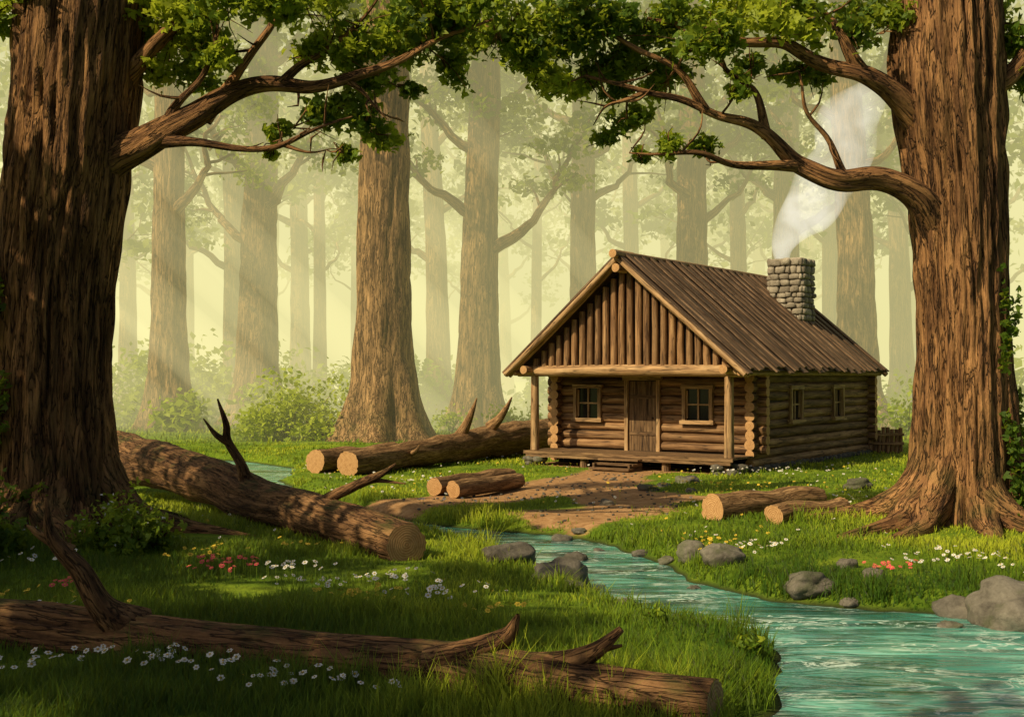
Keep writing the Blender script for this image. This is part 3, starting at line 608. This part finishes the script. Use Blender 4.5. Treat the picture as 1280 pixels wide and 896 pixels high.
ch=MB()
box(ch,(0,1.53,1.6),(6.2,.1,2.3));box(ch,(0,10.6,1.6),(6.2,.1,2.3));box(ch,(HW-.02,6.05,1.5),(.1,9.0,2.5));box(ch,(-HW+.02,6.05,1.5),(.1,9.0,2.5))
ch.build('chinking',[darkm],cab,False)
SL=.85;RZ=5.95;th=math.atan(SL)
gb=MB()
for k,x in enumerate(np.arange(-2.99,3.0,.26)):
    top=RZ-.2-abs(x)*SL-.1
    if top>2.95: tube(gb,[(x,-.02,2.8),(x+rng.normal(0,.012),-.02,(2.8+top)/2),(x+rng.normal(0,.006),-.02,top)],[.105,.1,.095],10,0,.6,lump=.07,tint=rng.uniform(.1,.8),seed=k)
gb.add([(-3.2,.04,2.75),(3.2,.04,2.75),(0,.04,RZ-.2)],tris=[[0,1,2]],mat=1);gb.add([(-3.3,10.7,2.75),(0,10.7,RZ-.15),(3.3,10.7,2.75)],tris=[[0,1,2]],mat=0)
gb.build('gable',[log_w,darkm],cab)
fr=MB()
tube(fr,[(-3.62,-.02,2.74),(0,-.04,2.76),(3.62,-.02,2.74)],[.16,.155,.16],16,0,.4,lump=.07,cap=(1,1),tint=.9)
for x in(-3.08,3.08):
    tube(fr,[(x,0,.45),(x,0,2.62)],[.135,.12],14,0,.4,lump=.09,tint=.7,seed=int(x+5))
    tube(fr,[(x*1.02,-.5,2.78),(x*1.02,1.6,2.78)],[.12,.12],12,0,.4,cap=(1,1),tint=.6)
    tube(fr,[(x*1.15,-.38,2.55+.13),(x*1.15,10.9,2.55+.13)],[.07,.07],8,0,2,cap=(1,1),tint=.5)
for sx in(-1,1):
    for yy,r_,dz in((-.5,.085,-.1),(-.3,.07,-.13),(10.85,.08,-.1)):
        tube(fr,[(sx*3.78,yy,RZ-3.78*SL+dz),(sx*1.9,yy,RZ-1.9*SL+dz-.02),(0,yy,RZ+dz)],[r_,r_,r_],10,0,.5,lump=.07,cap=(1,0),tint=.9,seed=sx+3)
tube(fr,[(0,-.78,RZ+.0),(0,.3,RZ)],[.12,.12],16,0,.3,cap=(1,1),tint=.9)
tube(fr,[(0,-.62,RZ-.38),(0,.3,RZ-.38)],[.12,.12],16,0,.3,cap=(1,1),tint=.9)
tube(fr,[(0,-.4,RZ+.02),(0,11.0,RZ+.02)],[.085,.085],10,0,.5,lump=.1,cap=(1,1),tint=.3)
fr.build('timber_frame',[log_l,cutw],cab)
rf=MB();y=-.55;k=0
while y<11.0:
    w=rng.uniform(.18,.31)
    for sx in(-1,1):
        L=3.78/math.cos(th)+rng.uniform(-.14,.12);lift=(.055 if k%2 else 0.)+rng.uniform(0,.03)
        c_,s_=math.cos(th*sx),math.sin(th*sx);R=np.array([[c_,0,s_],[0,1,0],[-s_,0,c_]])
        yaw=rng.normal(0,.008);roll=rng.normal(0,.04)
        cen=np.array([sx*L/2*math.cos(th),y+w/2,RZ-L/2*math.sin(th)])+R@np.array([0,0,lift])
        Rz=np.array([[math.cos(yaw),-math.sin(yaw),0],[math.sin(yaw),math.cos(yaw),0],[0,0,1]])@np.array([[1,0,0],[0,math.cos(roll),-math.sin(roll)],[0,math.sin(roll),math.cos(roll)]])
        box(rf,cen,(L,w*.72 if k%2 else w+.05,.045),0,R@Rz,rng.uniform(0,1),0)
    y+=w;k+=1
for sx in(-1,1):
    c_,s_=math.cos(th*sx),math.sin(th*sx);R=np.array([[c_,0,s_],[0,1,0],[-s_,0,c_]]);L=3.7/math.cos(th)
    box(rf,np.array([sx*L/2*math.cos(th),5.2,RZ-.07-L/2*math.sin(th)]),(L,11.2,.04),0,R,.1,0)
rf.build('roof',[plank],cab,False)
pc=MB()
for k in range(6): box(pc,(0,-.14+.28*k+.0,.42),(6.5,.265,.05),0,None,rng.uniform(.3,.9),0)
for x in(-3.0,-1.35,1.25,3.0): tube(pc,[(x,-.05,-.05),(x,-.05,.3)],[.13,.12],12,0,.3,tint=.4)
box(pc,(0,-.22,.33),(6.45,.08,.13),0,None,.6,0)
box(pc,(0,-.25,.4),(6.6,.05,.09),0,None,.9,0)
for k,(yy,zz) in enumerate([(-.47,.31),(-.72,.2),(-.97,.09)]): box(pc,(.05,yy,zz),(1.25,.27,.05),0,None,.8,0)
for x in(-.5,.6): box(pc,(x,-.62,.13),(.06,.7,.2),0,None,.3,1)
pc.build('porch',[board],cab,False)
dk=MB();box(dk,(0,1.35,.2),(6.2,.06,.5));dk.build('underdeck_shade',[darkm],cab,False)  # near-black panel painted as the shade under the deck
pst=MB()
sid=0
for x in(-3.08,3.08):
    for _ in range(9):
        sid+=1;stone(pst,(x+rng.uniform(-.3,.3),rng.uniform(-.35,.35),rng.choice([.06,.2])),(.34,.3,.18),.6,0,sid,rng.uniform(0,3),12,8,.12,rng.uniform(.3,.9))
for yy in np.arange(1.2,10.9,.38):
    sid+=1;stone(pst,(HW+.02,yy,.04),(.36,.42,.26),.6,0,sid,rng.uniform(0,3),12,8,.12,rng.uniform(.1,.6))
pst.build('foundation_stones',[rockm],cab)
dr=MB()
for k in range(5): box(dr,(-.65+.2*k,1.4,1.45),(.19,.05,2.0),0,None,rng.uniform(.1,.4),2)
box(dr,(-.77,1.37,1.46),(.11,.14,2.08),1,None,.8,2);box(dr,(.27,1.37,1.46),(.11,.14,2.08),1,None,.8,2);box(dr,(-.25,1.36,2.54),(1.25,.16,.13),1,None,.9,0)
box(dr,(-.25,1.365,.95),(.86,.03,.1),0,None,.3,0);box(dr,(-.25,1.365,2.0),(.86,.03,.1),0,None,.3,0)
stone(dr,(.08,1.35,1.4),(.05,.07,.05),1,2,1)
dr.build('door',[board,log_l,darkm],cab,False)
def win(name,c,ax,w=.78,h=.88):
    m=MB();x,y,z=c
    def bb(u,v,su,sv,d,mat,off):
        if ax=='x': box(m,(x+u,y-off,z+v),(su,d,sv),mat,None,.75,2 if sv>su else 0)
        else: box(m,(x+off,y+u,z+v),(d,su,sv),mat,None,.75,2 if sv>su else 1)
    bb(0,0,w,h,.02,1,.02)
    for s_ in(-1,1): bb(s_*(w/2+.03),0,.1,h,.12,0,.1);bb(s_*(w/2-.04),0,.05,h-.1,.05,0,.06)
    bb(0,h/2+.055,w+.22,.11,.14,0,.1);bb(0,-h/2-.055,w+.26,.11,.19,0,.12)
    bb(0,0,.045,h-.01,.05,0,.055);bb(0,.0,w-.01,.045,.04,0,.054)
    m.build(name,[log_l,glass],cab,False)
win('front_window',(-2.1,1.46,1.8),'x');win('front_window',(1.5,1.46,1.8),'x')
win('side_window',(HW+.04,4.1,1.78),'y');win('side_window',(HW+.04,7.55,1.78),'y')
cm=MB();cx,cy=1.35,8.6;sx_,sy_=1.12,1.0
box(cm,(cx,cy,5.35),(sx_-.14,sy_-.14,2.2),1);z=4.2;sid=100
while z<6.3:
    hh=rng.uniform(.15,.27)
    for face in range(4):
        ln=sx_ if face%2==0 else sy_;u=-ln/2+rng.uniform(-.05,.02)
        while u<ln/2-.05:
            w=min(rng.uniform(.16,.42),ln/2-u+.04);sid+=1;uc=u+w/2
            if face==0:p=(cx+uc,cy-sy_/2+.05,z+hh/2);rz=0
            elif face==2:p=(cx+uc,cy+sy_/2-.05,z+hh/2);rz=0
            elif face==1:p=(cx+sx_/2-.05,cy+uc,z+hh/2);rz=math.pi/2
            else:p=(cx-sx_/2+.05,cy+uc,z+hh/2);rz=math.pi/2
            stone(cm,p,(w*.97,.24+rng.uniform(0,.1),hh*.97),.5,0,sid,rz+rng.normal(0,.05),12,8,.14,rng.uniform(.1,1));u+=w
    z+=hh*.97
for k in range(4):
    sid+=1;stone(cm,(cx+(-.32 if k%2 else .3),cy+(-.27 if k<2 else .27),6.38),(.62,.56,.15),.45,0,sid,0,14,8,.08,.9)
cm.build('chimney',[chim,mortar],cab)

fe=MB()
for k in range(8):
    x,y_=12.0+k*.15,40.2+k*.02;hh=.85+rng.uniform(-.1,.06);tube(fe,[(x,y_,-.05),(x,y_,hh)],[.075,.07],8,0,.4,cap=(0,1),tint=rng.uniform(.2,.9),seed=k)
box(fe,(12.5,40.15,.35),(1.2,.05,.09),0,None,.5,0);box(fe,(12.5,40.15,.65),(1.2,.05,.09),0,None,.5,0);fe.build('wooden_fence',[log_w,cutw])

sm=MB();tube(sm,[(8.95,39.6,6.3),(9.0,39.7,6.9),(9.5,39.9,7.8),(10.3,40.2,8.7),(11.1,40.4,9.8),(11.6,40.6,11.2),(12.6,41,12.8)],[.22,.4,.68,.85,.95,1.05,.3],28,0,.12,lump=.32,cap=(1,1),capmat=0,seed=3)
smm,nt,o=newmat('smoke');tc=nt.nodes.new('ShaderNodeTexCoord').outputs['Object']
pv=nt.nodes.new('ShaderNodeVolumePrincipled');pv.inputs['Color'].default_value=(.92,.92,.89,1)
nz=noise(nt,tc,.9,4,.6,.7);dn=ramp(nt,nz,[(.36,(0,0,0)),(.5,(.4,.4,.4)),(.66,W3)])
gz=nt.nodes.new('ShaderNodeSeparateXYZ');nt.links.new(tc,gz.inputs[0])
fade=ramp(nt,math_(nt,'MULTIPLY',gz.outputs[2],.05),[(.33,W3),(.42,(.85,.85,.85)),(.6,(.4,.4,.4))])
near=ramp(nt,math_(nt,'MULTIPLY',gz.outputs[2],.05),[(.33,(.45,.45,.45)),(.42,(.06,.06,.06))])
dn=math_(nt,'ADD',math_(nt,'MULTIPLY',dn,fade),near)
nt.links.new(math_(nt,'MULTIPLY',dn,1.0),pv.inputs['Density'])
pv.inputs['Emission Color'].default_value=(.95,.94,.86,1);nt.links.new(math_(nt,'MULTIPLY',dn,.56),pv.inputs['Emission Strength'])  # smoke brightness partly painted in as its own emission
nt.links.new(pv.outputs[0],o.inputs['Volume']);sm.build('chimney_smoke',[smm])

# ------------------------------------------------------------------ self-glowing haze and painted light shafts (emissive air volumes)
S=np.array([-.58,-.43,.6]);S/=np.linalg.norm(S)
def glow_airmat(name,emc,em,ab):  # emission stands in for sunlight scattered by the air
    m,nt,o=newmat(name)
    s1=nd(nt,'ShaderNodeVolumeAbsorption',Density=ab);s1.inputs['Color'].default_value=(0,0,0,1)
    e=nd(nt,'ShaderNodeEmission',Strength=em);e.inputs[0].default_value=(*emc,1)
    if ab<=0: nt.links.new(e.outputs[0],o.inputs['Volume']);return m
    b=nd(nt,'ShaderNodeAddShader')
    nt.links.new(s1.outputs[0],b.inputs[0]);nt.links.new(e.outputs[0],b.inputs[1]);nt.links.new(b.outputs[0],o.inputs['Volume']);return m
mb=MB();box(mb,(0,97.5,15.6),(170,105,32.8));mb.build('glowing_mist',[glow_airmat('mist_glow',(1,.925,.43),.0172,.0172)],None,False)  # haze glows by itself, scattered light painted in as emission
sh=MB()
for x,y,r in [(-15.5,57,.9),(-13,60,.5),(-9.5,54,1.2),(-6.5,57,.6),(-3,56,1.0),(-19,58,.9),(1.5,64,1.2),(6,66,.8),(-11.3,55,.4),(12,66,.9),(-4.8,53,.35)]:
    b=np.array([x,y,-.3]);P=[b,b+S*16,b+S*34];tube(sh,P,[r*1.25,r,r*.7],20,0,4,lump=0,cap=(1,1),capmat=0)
sh.build('painted_sunbeams',[glow_airmat('painted_sunbeams',(1,.86,.42),.048,0)])  # glowing cylinders along the sun direction, added as painted sunbeams

# ------------------------------------------------------------------ light, sky, camera
elev=math.asin(S[2]);rot=math.atan2(S[0],S[1])
w=bpy.data.worlds.new("World");scene.world=w;w.use_nodes=True;nt=w.node_tree
sky=nt.nodes.new('ShaderNodeTexSky');sky.sky_type='NISHITA';sky.sun_disc=False;sky.sun_elevation=elev;sky.sun_rotation=rot%(2*math.pi);sky.dust_density=5
bg=nt.nodes['Background'];nt.links.new(sky.outputs[0],bg.inputs[0]);bg.inputs[1].default_value=.06
ld=bpy.data.lights.new('sun','SUN');ld.energy=5.0;ld.angle=math.radians(.5);ld.color=(1,.82,.51)
lo=bpy.data.objects.new('sun',ld);scene.collection.objects.link(lo)
from mathutils import Vector
lo.rotation_euler=Vector((-S[0],-S[1],-S[2])).to_track_quat('-Z','Y').to_euler();lo.location=(-20,-20,30)
cd=bpy.data.cameras.new('camera');cd.sensor_width=36;cd.lens=42.19;cd.clip_end=2000;cd.clip_start=.1
co=bpy.data.objects.new('camera',cd);scene.collection.objects.link(co);co.location=(0,0,2.6);co.rotation_euler=(math.radians(90.84),0,0);scene.camera=co
scene.view_settings.view_transform='Standard';scene.view_settings.look='None';scene.view_settings.exposure=0
